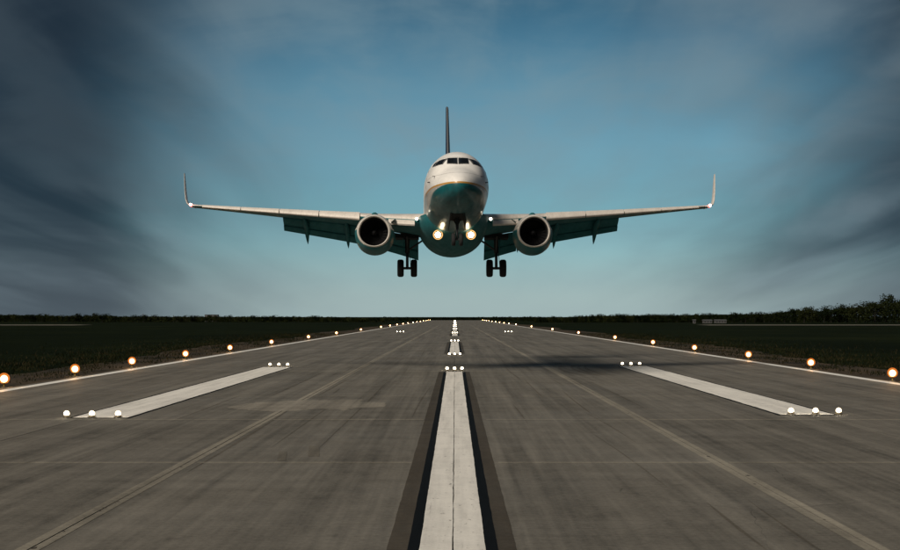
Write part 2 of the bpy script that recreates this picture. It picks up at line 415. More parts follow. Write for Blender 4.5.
# centre line: white stripe, black borders, brown outer bands
def stripes(y0, y1):
    for a, b, m, nm, z, am in ((-.97, -.64, 'dark_band', 'sealed_band', .0045, .004), (-.665, -.46, 'black_paint', 'black_border', .0075, .003), (-.49, -.008, 'white_paint', 'centre_stripe', .0105, .0035),
                        (.008, .475, 'white_paint', 'centre_stripe', .0105, .0035), (.445, .66, 'black_paint', 'black_border', .0075, .003), (.635, .93, 'dark_band', 'sealed_band', .0045, .004)):
        ragged(nm, a + CX, b + CX, y0, y1, z, m, am)
for y0, y1 in ((2, 92), (137, 200), (262, 300), (335, 395), (430, 490), (525, 585), (620, 680), (715, 775), (810, 870), (905, 965), (1000, 1060), (1095, 1155), (1190, 1250)): stripes(y0, y1)
for xa, xb, ya, yb in ((-12.85, -11.0, 50.3, 100.5), (11.25, 13.1, 51.8, 102.5)):
    ragged('touchdown_border', xa - .13, xb + .13, ya - .3, yb + .3, .006, 'black_paint', .012)
    ragged('touchdown_stripe', xa, xb, ya, yb, .010, 'white_paint', .012)
for xa, xb in ((-20.95, -20.35), (22.0, 22.6)):
    sheet('edge_line', xa, xb, -40, 1320, .008, 'edge_paint', rw)
# bare soil shoulders with uneven outer rim
for sx, xin in ((-1, RX0), (1, RX1)):
    v = []; K = 160
    for k in range(K):
        yy = -40 + 1380 * (k / (K - 1)) ** 1.7
        v += [(xin, yy, -.03), (xin + sx * (6.2 + 1.6 * math.sin(yy * .045) + random.uniform(-.8, .8)), yy, -.03)]
    struct(obj('shoulder', v, [(2 * i, 2 * i + 1, 2 * i + 3, 2 * i + 2) for i in range(K - 1)], 'soil', recalc=False))
for xa, xb in ((-330, -150), (100, 420)):
    struct(sheet('taxiway', xa, xb, 590, 622, -.02, 'taxiway_concrete'))
# tufts of grass along the shoulders
def tufts(sx, xin, N=26000):
    yy = 45 + 260 * rng.random(N) ** 1.5
    xx = xin + sx * (.25 + rng.gamma(2.0, 3.2, N))
    clump = np.sin(xx * 1.3 + yy * .21) + np.sin(yy * .55 - xx * .4) + rng.normal(0, .8, N)
    k = (clump > -.2) | (np.abs(xx - xin) > 7); xx, yy = xx[k], yy[k]; N = len(xx)
    h = rng.uniform(.06, .30, N); w = rng.uniform(.02, .05, N); a = rng.random(N) * 6.283; lx, ly = rng.normal(0, .09, (2, N))
    v = np.zeros((N, 3, 3))
    v[:, 0] = np.stack([xx - np.cos(a) * w, yy - np.sin(a) * w, np.full(N, -.06)], 1)
    v[:, 1] = np.stack([xx + np.cos(a) * w, yy + np.sin(a) * w, np.full(N, -.06)], 1)
    v[:, 2] = np.stack([xx + lx, yy + ly, h - .06], 1)
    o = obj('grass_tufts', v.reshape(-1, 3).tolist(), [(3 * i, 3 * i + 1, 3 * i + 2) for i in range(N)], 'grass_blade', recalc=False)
    o['kind'] = 'stuff'; return tag(o, 'dry grass tufts growing over the bare runway shoulder', 'grass')
tufts(-1, RX0); tufts(1, RX1)

# ------------------------------------------------------------------ runway lamps
def copy_tree(o, loc):
    c = o.copy(); COL.objects.link(c); c.location = loc
    for ch in o.children:
        d = ch.copy(); COL.objects.link(d); d.parent = c
        for g in ch.children:
            e = g.copy(); COL.objects.link(e); e.parent = d
    return c
def sphere_prof(r, c, k=8, t0=-90, t1=90): return [(max(r * math.cos(R(t)), .002), c + r * math.sin(R(t))) for t in np.linspace(t0, t1, k)]
def edge_lamp():
    t = thing('runway_edge_lamp', 'amber glowing lamp on a short stem beside the white runway edge line', 'runway lamp', group='edge lamps along both sides of the runway')
    obj('base_plate', *lathe([(.16, 0), (.16, .025), (.10, .05)]), 'lamp_metal', t, True)
    obj('stem', *lathe([(.035, .05), (.035, .16), (.07, .18), (.13, .20), (.13, .225)]), 'lamp_yellow', t, True)
    g = obj('globe', *lathe(sphere_prof(.27, .45, 10, -65, 90), seg=20), 'globe_amber', t, True)
    obj('inner_globe', *lathe(sphere_prof(.175, .43, 9, -75, 90), seg=16), 'globe_inner', g, True)
    obj('bulb', *lathe(sphere_prof(.10, .43, 7), seg=12), 'bulb_warm', g, True)
    obj('retaining_ring', *lathe([(.125, .222), (.15, .222), (.15, .25), (.125, .25)], cap=False), 'lamp_metal', t, True)
    return t
EL = edge_lamp(); first = True
lx = [4, 75, 132, 185.5, 230, 271.5, 308.5, 336.5, 361, 381, 390, 397, 403, 408, 413, 417, 420.5, 423.5, 426, 428, 430]
rx = [892.5, 811, 748.5, 694.5, 653, 615, 578.5, 552.5, 531.5, 516, 509, 504, 499.5, 495.5, 492, 489, 486.5, 484.5, 482.5]
for xs, X in ((lx, RX0 - .05), (rx, RX1 + .0)):
    X += .25 * (1 if X > 0 else -1)
    for xp in xs:
        loc = (X, F * X / (xp - VX), -.03)
        if first: EL.location = loc; first = False
        else: copy_tree(EL, loc)
SPOT = bpy.data.lights.new('beam', 'SPOT'); SPOT.energy = 420; SPOT.color = (1, .52, .20); SPOT.spot_size = R(44); SPOT.spot_blend = .8; SPOT.shadow_soft_size = .08
for o in [o for o in COL.objects if o.name.startswith('runway_edge_lamp')]:
    b = bpy.data.objects.new('beam', SPOT); COL.objects.link(b); b.parent = o; b.location = (0, -.26, .43)
    aim = Vector((0, -30, 6)) - Vector((o.location.x, o.location.y, 0)); aim.z = abs(aim.length) * math.tan(R(10))
    b.rotation_euler = aim.to_track_quat('-Z', 'Y').to_euler()
def inset_lamp():
    t = thing('inset_runway_lamp', '', 'runway lamp')
    obj('mounting_ring', *lathe([(.15, .0), (.15, .012), (.125, .02)], seg=20), 'lamp_metal', t, True)
    obj('housing', *lathe([(.12, .018), (.115, .06), (.09, .078)], seg=16), 'lamp_metal', t, True)
    g = obj('lens', *lathe(sphere_prof(.10, .125, 8, -60, 90), seg=16), 'lens_white', t, True)
    obj('bulb', *lathe(sphere_prof(.06, .125, 6), seg=10), 'bulb_white', g, True)
    return t
IL = inset_lamp(); first = True
def put_inset(loc, label, group):
    global first
    o = IL if first else copy_tree(IL, loc)
    first = False; o.location = loc; o['label'] = label; o['group'] = group
for X3, rows in (((-13.05, -12.2, -11.32), (50.4,)), ((-12.6, -12.0, -11.4), (102.2,)), ((11.65, 12.5, 13.3), (52.0,)), ((11.6, 12.2, 12.8), (104.0,))):
    for Yr in rows:
        for X in X3: put_inset((X, Yr, .012), 'small white lamp in a row of three at a touchdown stripe end', 'touchdown lamps at the white side stripes')
for X3 in ((-12.6, -11.9, -11.2), (10.9, 11.6, 12.3)):
    for X in X3: put_inset((X, 326, .002), 'small white lamp in a far row of three on bare concrete', 'far touchdown lamps')
for Yr in (94.5, 131, 204, 305, 402, 500, 600, 700, 800, 900, 1000, 1100, 1200, 1300):
    for X in (-.47, 0, .47): put_inset((CX + X, Yr, .012), 'small white lamp in a row of three across the centre line', 'centre line lamps')

# ------------------------------------------------------------------ airliner (local: x across, y aft from the nose, z up)
AP = thing('airliner', 'white twin-engine jet airliner with gear and flaps down, landing above the runway', 'airplane')
def P_(name, vf, m, parent=AP, smooth=True, **k): return obj(name, vf[0], vf[1], m, parent, smooth, **k)
ST = np.array([(0, 0, -.55, -.55), (.04, .20, -.35, -.75), (.15, .39, -.18, -.93), (.4, .64, .02, -1.14), (.8, .90, .25, -1.35), (1.3, 1.13, .47, -1.51), (1.7, 1.27, .66, -1.6),
    (2.1, 1.39, .98, -1.69), (2.6, 1.51, 1.36, -1.77), (3.2, 1.61, 1.62, -1.84), (4.2, 1.73, 1.84, -1.92), (5.5, 1.83, 1.96, -1.98), (7, 1.87, 2, -2), (11, 1.88, 2, -2.0), (18, 1.88, 2, -2), (24, 1.88, 2, -2),
    (27, 1.86, 2, -1.85), (31, 1.6, 1.98, -1.1), (34.5, 1.15, 1.92, -.1), (37, .68, 1.8, .75), (38.6, .3, 1.6, 1.0), (39.2, .1, 1.42, 1.2)])
FS = .965                                                     # fuselage girth
TT = np.sqrt(ST[:, 0])
def herm(t, k):
    x_, y_ = TT, ST[:, k]; i = int(min(max(np.searchsorted(x_, t) - 1, 0), len(x_) - 2))
    def sl(j):
        if j == 0: return (y_[1] - y_[0]) / (x_[1] - x_[0])
        if j == len(x_) - 1: return (y_[-1] - y_[-2]) / (x_[-1] - x_[-2])
        a, b = (y_[j] - y_[j - 1]) / (x_[j] - x_[j - 1]), (y_[j + 1] - y_[j]) / (x_[j + 1] - x_[j])
        return 0 if a * b <= 0 else 2 * a * b / (a + b)
    h = x_[i + 1] - x_[i]; u = (t - x_[i]) / h
    return (2*u**3 - 3*u**2 + 1) * y_[i] + (u**3 - 2*u**2 + u) * h * sl(i) + (-2*u**3 + 3*u**2) * y_[i + 1] + (u**3 - u**2) * h * sl(i + 1)
def fus(s):
    t = math.sqrt(max(s, 0)); hw, tp, bt = (herm(t, k) for k in (1, 2, 3)); return hw * FS, tp * FS, bt * FS
def fring(s, k=56):
    hw, tp, bt = fus(s); c, hh = (tp + bt) / 2, (tp - bt) / 2
    return [(hw * math.sin(a), s, c + hh * math.cos(a)) for a in np.linspace(0, 2 * math.pi, k, endpoint=False)]
ss = [.003] + list(np.linspace(.12, math.sqrt(7), 46) ** 2) + list(np.linspace(7.8, 39.2, 44))
P_('fuselage', loft([fring(s) for s in ss]), 'fuselage_paint')
FUS = AP.children[0]
def front_s(u, w):                                            # s of the skin for a front view point
    lo, hi = 0, 8
    for _ in range(40):
        s = (lo + hi) / 2; hw, tp, bt = fus(s); c, hh = (tp + bt) / 2, (tp - bt) / 2
        inside = hw > 1e-4 and (u / hw) ** 2 + ((w - c) / hh) ** 2 < 1
        if inside: hi = s
        else: lo = s
    return hi
def side_u(s, w):
    hw, tp, bt = fus(s); c, hh = (tp + bt) / 2, (tp - bt) / 2
    return hw * math.sqrt(max(1 - ((w - c) / hh) ** 2, .0))
def patch(f, K=6, L=5):
    v = [f(i / (K - 1), j / (L - 1)) for j in range(L) for i in range(K)]
    return v, [(j * K + i, j * K + i + 1, (j + 1) * K + i + 1, (j + 1) * K + i) for j in range(L - 1) for i in range(K - 1)]
def bil(q, a, b): return tuple((1-a)*(1-b)*q[0][k] + a*(1-b)*q[1][k] + a*b*q[2][k] + (1-a)*b*q[3][k] for k in (0, 1))
for sg in (-1, 1):
    def pane(q, off, sg=sg):
        def f(a, b):
            u, w = bil(q, a, b); s = front_s(u, w)
            return (sg * (u + off * .3), s - off, w + off * .6)
        return patch(f)
    def spane(q, off, sg=sg):
        def f(a, b):
            s, w = bil(q, a, b); return (sg * (side_u(s, w) + off), s - off * .4, w + off * .2)
        return patch(f)
    fr = ((.012, .755), (.585, .80), (.55, 1.185), (.012, 1.18)); gl = ((.045, .80), (.545, .835), (.515, 1.145), (.045, 1.14))
    a = P_('windshield', pane(fr, .012), 'frame_grey'); obj('pane', *pane(gl, .022), 'glass_dark', a, True)
    fr = ((2.22, .80), (2.86, .76), (2.98, 1.10), (2.50, 1.17)); gl = ((2.29, .83), (2.82, .80), (2.92, 1.06), (2.53, 1.12))
    a = P_('windshield', spane(fr, .012), 'frame_grey'); obj('pane', *spane(gl, .024), 'glass_dark', a, True)
    fr = ((2.94, .78), (3.38, .80), (3.40, 1.04), (3.05, 1.09)); gl = ((2.99, .82), (3.33, .84), (3.35, 1.0), (3.08, 1.04))
    a = P_('windshield', spane(fr, .012), 'frame_grey'); obj('pane', *spane(gl, .024), 'glass_dark', a, True)
    d = P_('door', spane(((4.35, -.55), (5.2, -.55), (5.2, 1.15), (4.35, 1.15)), .008), 'fuselage_paint')
    for e in (((4.33, -.57), (4.36, -.57), (4.36, 1.17), (4.33, 1.17)), ((5.19, -.57), (5.22, -.57), (5.22, 1.17), (5.19, 1.17))): obj('seam', *spane(e, .011), 'frame_grey', d)
    for k in range(46):
        s = 6.6 + k * .51
        if 16.3 < s < 16.6: continue
        P_('cabin_window', spane(((s, .42), (s + .25, .42), (s + .25, .78), (s, .78)), .008), 'glass_dark')
    # probes and wiper near the cockpit
    P_('pitot_probe', join(tube((sg * side_u(2.0, .12), 2.0, .12), (sg * (side_u(2.0, .12) + .12), 1.95, .12), .02, .015, 6), tube((sg * (side_u(2.0, .12) + .12), 1.97, .12), (sg * (side_u(2.0, .12) + .14), 1.75, .12), .015, .008, 6)), 'dark_metal')
    P_('pitot_probe', tube((sg * side_u(2.7, -.1), 2.7, -.1), (sg * (side_u(2.7, -.1) + .14), 2.66, -.1), .03, .02, 6), 'dark_metal')
    s0, s1 = front_s(.08, .78), front_s(.42, .98)
    P_('wiper', tube((sg * .08, s0 - .03, .79), (sg * .42, s1 - .04, .99), .010, .008, 5), 'dark_metal')
P_('antenna', loft([[(.02, 9.0, 1.85), (-.02, 9.0, 1.85), (-.02, 9.5, 1.85), (.02, 9.5, 1.85)], [(.01, 9.3, 2.25), (-.01, 9.3, 2.25), (-.01, 9.5, 2.25), (.01, 9.5, 2.25)]]), 'wing_paint')

# belly fairing
def bring(s, hw, bt, tp):
    return [(hw * math.cos(a), s, tp + (bt - tp) * max(math.sin(a), 0)) for a in np.linspace(0, math.pi, 25)]
P_('belly_fairing', loft([bring(s, hw, bt, -.75) for s, hw, bt in ((10.6, 1.2, -1.85), (11.3, 1.62, -2.06), (12.4, 1.98, -2.25), (13.6, 2.12, -2.46), (15, 2.15, -2.60), (19, 2.15, -2.66), (21, 2.05, -2.5), (23, 1.85, -2.15), (24.5, 1.3, -1.85))]), 'under_shade')

# wings
XS = np.array([1, .9, .78, .62, .46, .32, .2, .11, .05, .018, .004, 0])
def thick(x_, t): return 5 * t * (.2969 * math.sqrt(x_) - .126 * x_ - .3516 * x_**2 + .2843 * x_**3 - .1036 * x_**4)
def camber(x_): return .018 * 4 * x_ * (1 - x_)
def section(u, s, c, w, t, tw=0.0, xs=XS, tilt=None):
    up = [(x_, camber(x_) + thick(x_, t)) for x_ in xs]; lo = [(x_, camber(x_) - thick(x_, t)) for x_ in xs[::-1][1:]]
    ct, st = math.cos(R(tw)), math.sin(R(tw))
    return [(u, s + c * (a * ct + b * st), w + c * (b * ct - a * st)) for a, b in up + lo]
WU = [1.2, 1.9, 3.6, 4.83, 5.8, 8.5, 11.2, 14, 16.2, 16.9]
WLE = [12.5, 13.1, 14.15, 14.9, 15.4, 16.83, 18.26, 19.74, 20.9, 21.32]
WC = [8.9, 8.2, 6.6, 5.75, 5.2, 4.32, 3.5, 2.62, 1.95, 1.70]
WW = [-.98, -.92, -.72, -.57, -.44, -.12, .21, .56, .84, .93]
def wi(u): return [float(np.interp(u, WU, q)) for q in (WLE, WC, WW)]
def wth(u): return float(np.interp(u, [1.2, 5.8, 16.9], [.135, .115, .10]))
def wtw(u): return float(np.interp(u, [1.2, 16.9], [2.0, -1.0]))
def flap_sec(u, s, c, w, t, dfl):
    return section(u, s, c, w, t, dfl)
for sg in (-1, 1):
    mir = lambda rings: [[(sg * a, b, c) for a, b, c in r] for r in rings]
    us = sorted(set(WU + list(np.linspace(1.2, 16.9, 24))))
    rings = mir([section(u, *wi(u)[:2], wi(u)[2], wth(u), wtw(u)) for u in us])
    v, f = loft(rings)
    wing = P_('wing', (v, f), ['wing_paint', 'under_shade'])
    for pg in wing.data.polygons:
        if pg.normal.z < -.25: pg.material_index = 1  # down-facing skin takes the painted shade
    # winglet: blended curve up from the tip
    wr = []
    for u, s, c, w, cant in ((16.9, 21.32, 1.70, .93, 6), (17.15, 21.55, 1.50, .99, 22), (17.36, 21.85, 1.28, 1.15, 48), (17.50, 22.2, 1.12, 1.45, 70), (17.62, 22.6, .98, 2.0, 79), (17.74, 23.15, .76, 2.75, 81), (17.83, 23.6, .52, 3.32, 81), (17.85, 23.75, .34, 3.42, 81)):
        base = section(0, 0, c, 0, .09); ca, sa = math.cos(R(cant)), math.sin(R(cant))
        wr.append([(sg * (u - b * sa), s + a, w + b * ca) for _, a, b in base])
    P_('winglet', loft(wr), 'wing_paint')
    # slats along the leading edge, drooped
    xs_u = np.array([.13, .09, .05, .018, .004, 0]); xs_l = np.array([.004, .018, .045])
    for ua, ub in ((5.75, 8.3), (8.36, 10.9), (10.96, 13.5), (13.56, 16.2)):
        rg = []
        for u in np.linspace(ua, ub, 4):
            s, c, w = wi(u); t = wth(u)
            pts = [(x_, camber(x_) + thick(x_, t)) for x_ in xs_u] + [(x_, camber(x_) - thick(x_, t)) for x_ in xs_l] + [(.06, 0.0)]
            ct, st = math.cos(R(14)), math.sin(R(14))
            rg.append([(sg * u, s - .055 * c + c * (a * ct - b * st), w - .020 * c + c * (b * ct + a * st) - .012 * c) for a, b in pts])
        P_('slat', loft(rg), 'slat_metal')
    rg = []
    for u in (2.35, 3.95):                                     # leading edge flap inboard of the engine
        s, c, w = wi(u); rg.append([(sg * u, s + .05, w - .02), (sg * u, s - .30, w - .22), (sg * u, s - .36, w - .34), (sg * u, s - .28, w - .42), (sg * u, s + .12, w - .20)])
    P_('slat', loft(rg), 'wing_paint')
    # flaps, two elements each
    for ua, ub, cf, drop in ((2.15, 4.25, (1.55, 1.30), .12), (5.35, 11.0, (1.25, .90), .03)):
        ra, rb = [], []
        for u in np.linspace(ua, ub, 5):
            s, c, w = wi(u); k = (u - ua) / (ub - ua); ch = cf[0] + (cf[1] - cf[0]) * k
            te, wte = s + c * .97, w - math.sin(R(wtw(u))) * c
            ra.append(flap_sec(sg * u, te - ch * .42, ch, wte - drop, .17, 31))
            e = (te - ch * .42 + ch * math.cos(R(31)), wte - drop - ch * math.sin(R(31)))
            rb.append(flap_sec(sg * u, e[0] - .12, ch * .48, e[1] - .005, .18, 46))
        P_('flap', loft(ra), 'under_shade'); P_('flap', loft(rb), 'under_shade')
    # flap track fairings
    for u, L in ((4.35, .8), (6.75, 1.0), (9.45, .95)):
        s, c, w = wi(u); te = s + c; rg = []
        for ds, dw, rx_, rz_ in ((-2.3, -.16, .03, .03), (-1.9, -.26, .12, .14), (-1.2, -.38, .16, .22), (-.4, -.48, .17, .26), (.15, -.70, .17, .25), (.55 * L, -1.02, .13, .19), (.95 * L, -1.34, .07, .11), (1.2 * L, -1.55, .012, .02)):
            rg.append([(sg * u + rx_ * math.cos(a), te + ds, w + dw * .95 + rz_ * math.sin(a)) for a in np.linspace(0, 2 * math.pi, 12, endpoint=False)])
        P_('flap_track_fairing', loft(rg), 'under_shade')
    # engine
    E = (sg * 4.76, 12.1, -1.72)
    def ering(s, r, flat=0.0, k=40):
        r *= .97; drp = .26 * min(max((s - .15) / 1.0, 0), 1) * min(max((4.2 - s) / 2.4, 0), 1) * (flat > .05)
        o = []
        for a in np.linspace(0, 2 * math.pi, k, endpoint=False):
            zr = math.sin(a); xr = math.cos(a); rr = r * (1 + flat * (.05 * abs(xr) if zr < .3 else 0))
            zf = zr * (1 - .10 * flat * (zr < -.6) * ((-zr - .6) / .4))
            o.append((E[0] + rr * xr, E[1] + s + (.10 * zr if s < .3 else 0) * -1, E[2] + r * zf - drp * max(-zr, 0)))
        return o
    nac = P_('engine_nacelle', loft([ering(s, r, fl) for s, r, fl in ((.16, 1.015, .6), (.35, 1.075, .8), (.7, 1.125, 1), (1.3, 1.16, 1), (2.1, 1.16, .8), (3.0, 1.09, .4), (3.8, .96, .1), (4.3, .86, 0), (4.28, .80, 0), (3.4, .78, 0))], cap=False), 'nacelle_shaded')
    obj('inlet_lip', *loft([ering(s, r, fl) for s, r, fl in ((.17, 1.017, .6), (.08, .995, .5), (.02, .965, .4), (0, .935, .35), (.02, .905, .3), (.09, .880, .2), (.2, .868, .1))], cap=False), 'lip_metal', nac, True)
    obj('inlet_duct', *loft([ering(s, r, 0) for s, r in ((.19, .868), (.5, .84), (1.0, .83), (1.35, .83))], cap=False), 'duct', nac, True)
    bl = []
    for k in range(24):
        t = k / 24 * 2 * math.pi; ct, st = math.cos(t), math.sin(t); q = []
        for r, tw, ch in ((.22, 30, .12), (.5, 48, .11), (.82, 62, .12)):
            for sd in (-1, 1):
                tx, sy = sd * ch * math.sin(R(tw)), sd * ch * math.cos(R(tw))
                q.append((E[0] + r * ct - tx * st, E[1] + 1.1 + sy, E[2] + r * st + tx * ct))
        bl.append((q, [(0, 1, 3, 2), (2, 3, 5, 4)]))
    fan = obj('fan', *join(*bl), 'fan_metal', nac, recalc=False)
    obj('spinner', *lathe([(.01, .62), (.09, .70), (.17, .86), (.23, 1.08), (.23, 1.2)], 'y', 20, E), 'fan_metal', nac, True)
    obj('fan_backing', *lathe([(.84, 1.34), (.84, 1.36)], 'y', 28, E), 'duct', nac)
    obj('exhaust_core', *lathe([(.62, 3.5), (.58, 4.4), (.44, 5.1), (.20, 5.2), (.03, 5.9)], 'y', 24, E), 'dark_metal', nac, True)
    obj('strake', *loft([[(E[0] - sg * 1.0, 13.0, -1.05), (E[0] - sg * 1.0, 14.1, -.98), (E[0] - sg * .98, 14.1, -1.0)], [(E[0] - sg * 1.22, 13.55, -.82), (E[0] - sg * 1.26, 14.1, -.78), (E[0] - sg * 1.25, 14.1, -.80)]]), 'nacelle_paint', nac)
    P_('pylon', loft([[(E[0] + a * hw, s, z0 + (z1 - z0) * b) for a, b in ((-1, 0), (1, 0), (1, .8), (.4, 1), (-.4, 1), (-1, .8))] for s, hw, z0, z1 in ((12.9, .05, -.75, -.62), (13.6, .18, -.85, -.42), (15.2, .22, -1.0, -.38), (17, .2, -1.2, -.75), (18.8, .08, -1.1, -.85))]), 'under_shade')
    # tailplane
    tr = [section(sg * u, s, c, w, .10, 0) for u, s, c, w in ((.3, 33.6, 4.0, 1.15), (1.1, 34.2, 3.6, 1.25), (7.1, 37.9, 1.25, 1.85))]
    P_('tailplane', loft(tr), 'wing_paint')
    # main gear
    gx, gy, gz = sg * 2.86, 19.6, -3.88
    ax = gz + .565
    mg = P_('main_gear_leg', join(tube((gx, gy, -1.2), (gx, gy, -2.35), .15, .14, 14), tube((gx, gy, -2.35), (gx, gy, ax - .08), .095, .095, 12), tube((gx - .60, gy, ax), (gx + .60, gy, ax), .085, .085, 12)), 'strut_metal')
    obj('side_brace', *join(tube((gx, gy, -2.2), (gx - sg * 1.25, gy - .1, -1.35), .06, .06, 8), tube((gx, gy - .05, -2.35), (gx, gy - 1.0, -1.35), .05, .05, 8)), 'strut_metal', mg, True)
    obj('torque_link', *join(tube((gx, gy - .1, -2.35), (gx, gy - .36, -2.62), .045, .035, 6), tube((gx, gy - .36, -2.62), (gx, gy - .1, ax + .08), .035, .045, 6)), 'strut_metal', mg, True)
    obj('gear_door', *loft([[(gx + sg * .26, gy - .45, -1.25), (gx + sg * .29, gy - .45, -1.25), (gx + sg * .29, gy + .45, -1.25), (gx + sg * .26, gy + .45, -1.25)], [(gx + sg * .18, gy - .32, -2.35), (gx + sg * .21, gy - .32, -2.35), (gx + sg * .21, gy + .32, -2.35), (gx + sg * .18, gy + .32, -2.35)]]), 'under_shade', mg)
    obj('brake_line', *join(*[tube(a_, b_, .018, .018, 5) for a_, b_ in (((gx + .12, gy - .1, -2.2), (gx + .17, gy - .16, -2.6)), ((gx + .17, gy - .16, -2.6), (gx + .22, gy - .08, ax + .05)))]), 'tyre', mg)
    def wheel(cx_, w_, r_):
        prof = [(r_ * .50, -w_ * .80), (r_ * .62, -w_ * .98), (r_ * .85, -w_), (r_ * .955, -w_ * .78), (r_, -w_ * .4), (r_, w_ * .4), (r_ * .955, w_ * .78), (r_ * .85, w_), (r_ * .62, w_ * .98), (r_ * .5, w_ * .80)]
        return prof
    for d in (-1, 1):
        wx = gx + d * .43
        ty = obj('wheel', *lathe(wheel(0, .205, .565), 'x', 30, (wx, gy, ax)), 'tyre', mg, True)
        obj('rim', *lathe([(.04, -.15), (.12, -.19), (.14, -.13), (.26, -.12), (.285, -.175), (.285, .175), (.26, .12), (.14, .13), (.12, .19), (.04, .15)], 'x', 22, (wx, gy, ax)), 'rim', mg, True)
    P_('wheel_well', join(box(gx - .75, gx + .75, gy - .7, gy + .7, -1.42, -1.15)), 'bay_dark', smooth=False)
    # landing lamps under the fairing and in the wing root, strobes at the tips
    lamp = P_('landing_lamp', lathe([(.10, .34), (.20, .20), (.235, .02), (.235, -.02), (.205, -.03), (.20, 0)], 'y', 20, (sg * .97, 11.2, -2.02), cap=False), 'dark_metal')
    obj('lens', *lathe([(.17, -.005), (.12, -.03), (.02, -.045)], 'y', 20, (sg * .97, 11.2, -2.02)), 'landing_lamp', lamp, True)
    obj('reflector', *lathe([(.20, 0), (.27, -.05), (.29, -.05), (.28, .02)], 'y', 20, (sg * .97, 11.2, -2.02), cap=False), 'reflector_glow', lamp, True)
    obj('arm', *tube((sg * .97, 11.4, -1.98), (sg * .97, 11.7, -1.7), .05, .05, 8), 'strut_metal', lamp)
    lp = P_('wing_root_lamp', lathe([(.10, .12), (.105, .0), (.085, -.02)], 'y', 16, (sg * 2.22, 13.15, -.86), cap=False), 'dark_metal')
    obj('lens', *lathe([(.085, -.01), (.06, -.03), (.02, -.035)], 'y', 16, (sg * 2.22, 13.15, -.86)), 'root_lamp', lp, True)
    st = P_('wingtip_strobe', lathe([(.02, -.22), (.07, -.14), (.10, .0), (.10, .15)], 'y', 12, (sg * 17.02, 21.45, .98)), 'nav_red')
    obj('lens', *lathe([(.02, -.30), (.06, -.27), (.085, -.21), (.06, -.15)], 'y', 12, (sg * 17.02, 21.45, .98)), 'strobe', st, True)
# fin
fr_ = []
for s, c, w in ((29.2, 8.6, 1.75), (31.4, 6.6, 2.55), (33.2, 5.3, 4.2), (35.7, 3.9, 7.4), (38.1, 2.6, 10.55), (38.3, 2.3, 10.7)):
    fr_.append([(b, s + a, w) for _, a, b in [(q[0], q[1], q[2]) for q in section(0, 0, c, 0, .085 if w > 2 else .05)]])
for r in fr_:
    m_ = sum(p[0] for p in r) / len(r)
    for i, p in enumerate(r): r[i] = (p[0] - m_, p[1], p[2])
fin = P_('fin', loft(fr_), 'tail_blue')
obj('leading_edge', *tube((0, 31.38, 2.6), (0, 38.08, 10.6), .07, .05, 10), 'tail_edge', fin, True)
obj('fin_beacon', *lathe(sphere_prof(.09, 2.06, 6), c=(0, 15, 0)), 'nav_red', FUS, True)
# nose gear with open doors
ng = P_('nose_gear_leg', join(tube((0, 4.0, -1.6), (0, 3.92, -2.5), .085, .08, 12), tube((0, 3.92, -2.5), (0, 3.88, -3.02), .06, .06, 10), tube((-.28, 3.88, -3.02), (.28, 3.88, -3.02), .05, .05, 10)), 'strut_metal')
obj('drag_brace', *join(tube((.0, 3.95, -2.3), (.22, 4.9, -1.75), .04, .04, 8), tube((.0, 3.95, -2.3), (-.22, 4.9, -1.75), .04, .04, 8)), 'strut_metal', ng)
obj('torque_link', *join(tube((0, 3.86, -2.45), (0, 3.66, -2.7), .03, .025, 6), tube((0, 3.66, -2.7), (0, 3.84, -2.96), .025, .03, 6)), 'strut_metal', ng)
for d in (-1, 1):
    obj('wheel', *lathe(wheel(0, .105, .345), 'x', 26, (d * .20, 3.88, -3.02)), 'tyre', ng, True)
    obj('rim', *lathe([(.03, -.07), (.14, -.08), (.172, -.09), (.172, .09), (.14, .08), (.03, .07)], 'x', 20, (d * .20, 3.88, -3.02)), 'rim', ng, True)
    P_('nose_gear_door', loft([[(d * .34, 2.9, -1.62), (d * .37, 2.9, -1.62), (d * .37, 5.0, -1.85), (d * .34, 5.0, -1.85)], [(d * .44, 2.95, -2.12), (d * .47, 2.95, -2.12), (d * .47, 4.9, -2.42), (d * .44, 4.9, -2.42)]]), 'bay_dark', smooth=False)
def bay(a, b):
    u = (a - .5) * .68; s = 2.85 + b * 2.2; hw, tp, bt = fus(s); c, hh = (tp + bt) / 2, (tp - bt) / 2
    return (u, s, c - hh * math.sqrt(1 - (u / hw) ** 2) - .012)
P_('nose_gear_bay', patch(bay, 6, 8), 'bay_dark')
P_('blade_antenna', loft([[(.02, 9.0, -1.9), (-.02, 9.0, -1.9), (-.02, 9.4, -1.9), (.02, 9.4, -1.9)], [(.01, 9.25, -2.3), (-.01, 9.25, -2.3), (-.01, 9.42, -2.3), (.01, 9.42, -2.3)]]), 'frame_grey')
PITCH, YAW = 2.75, 1.2
AP.location = (.20, 77.0, 10.75)
AP.rotation_euler = (-R(PITCH), 0, R(YAW))

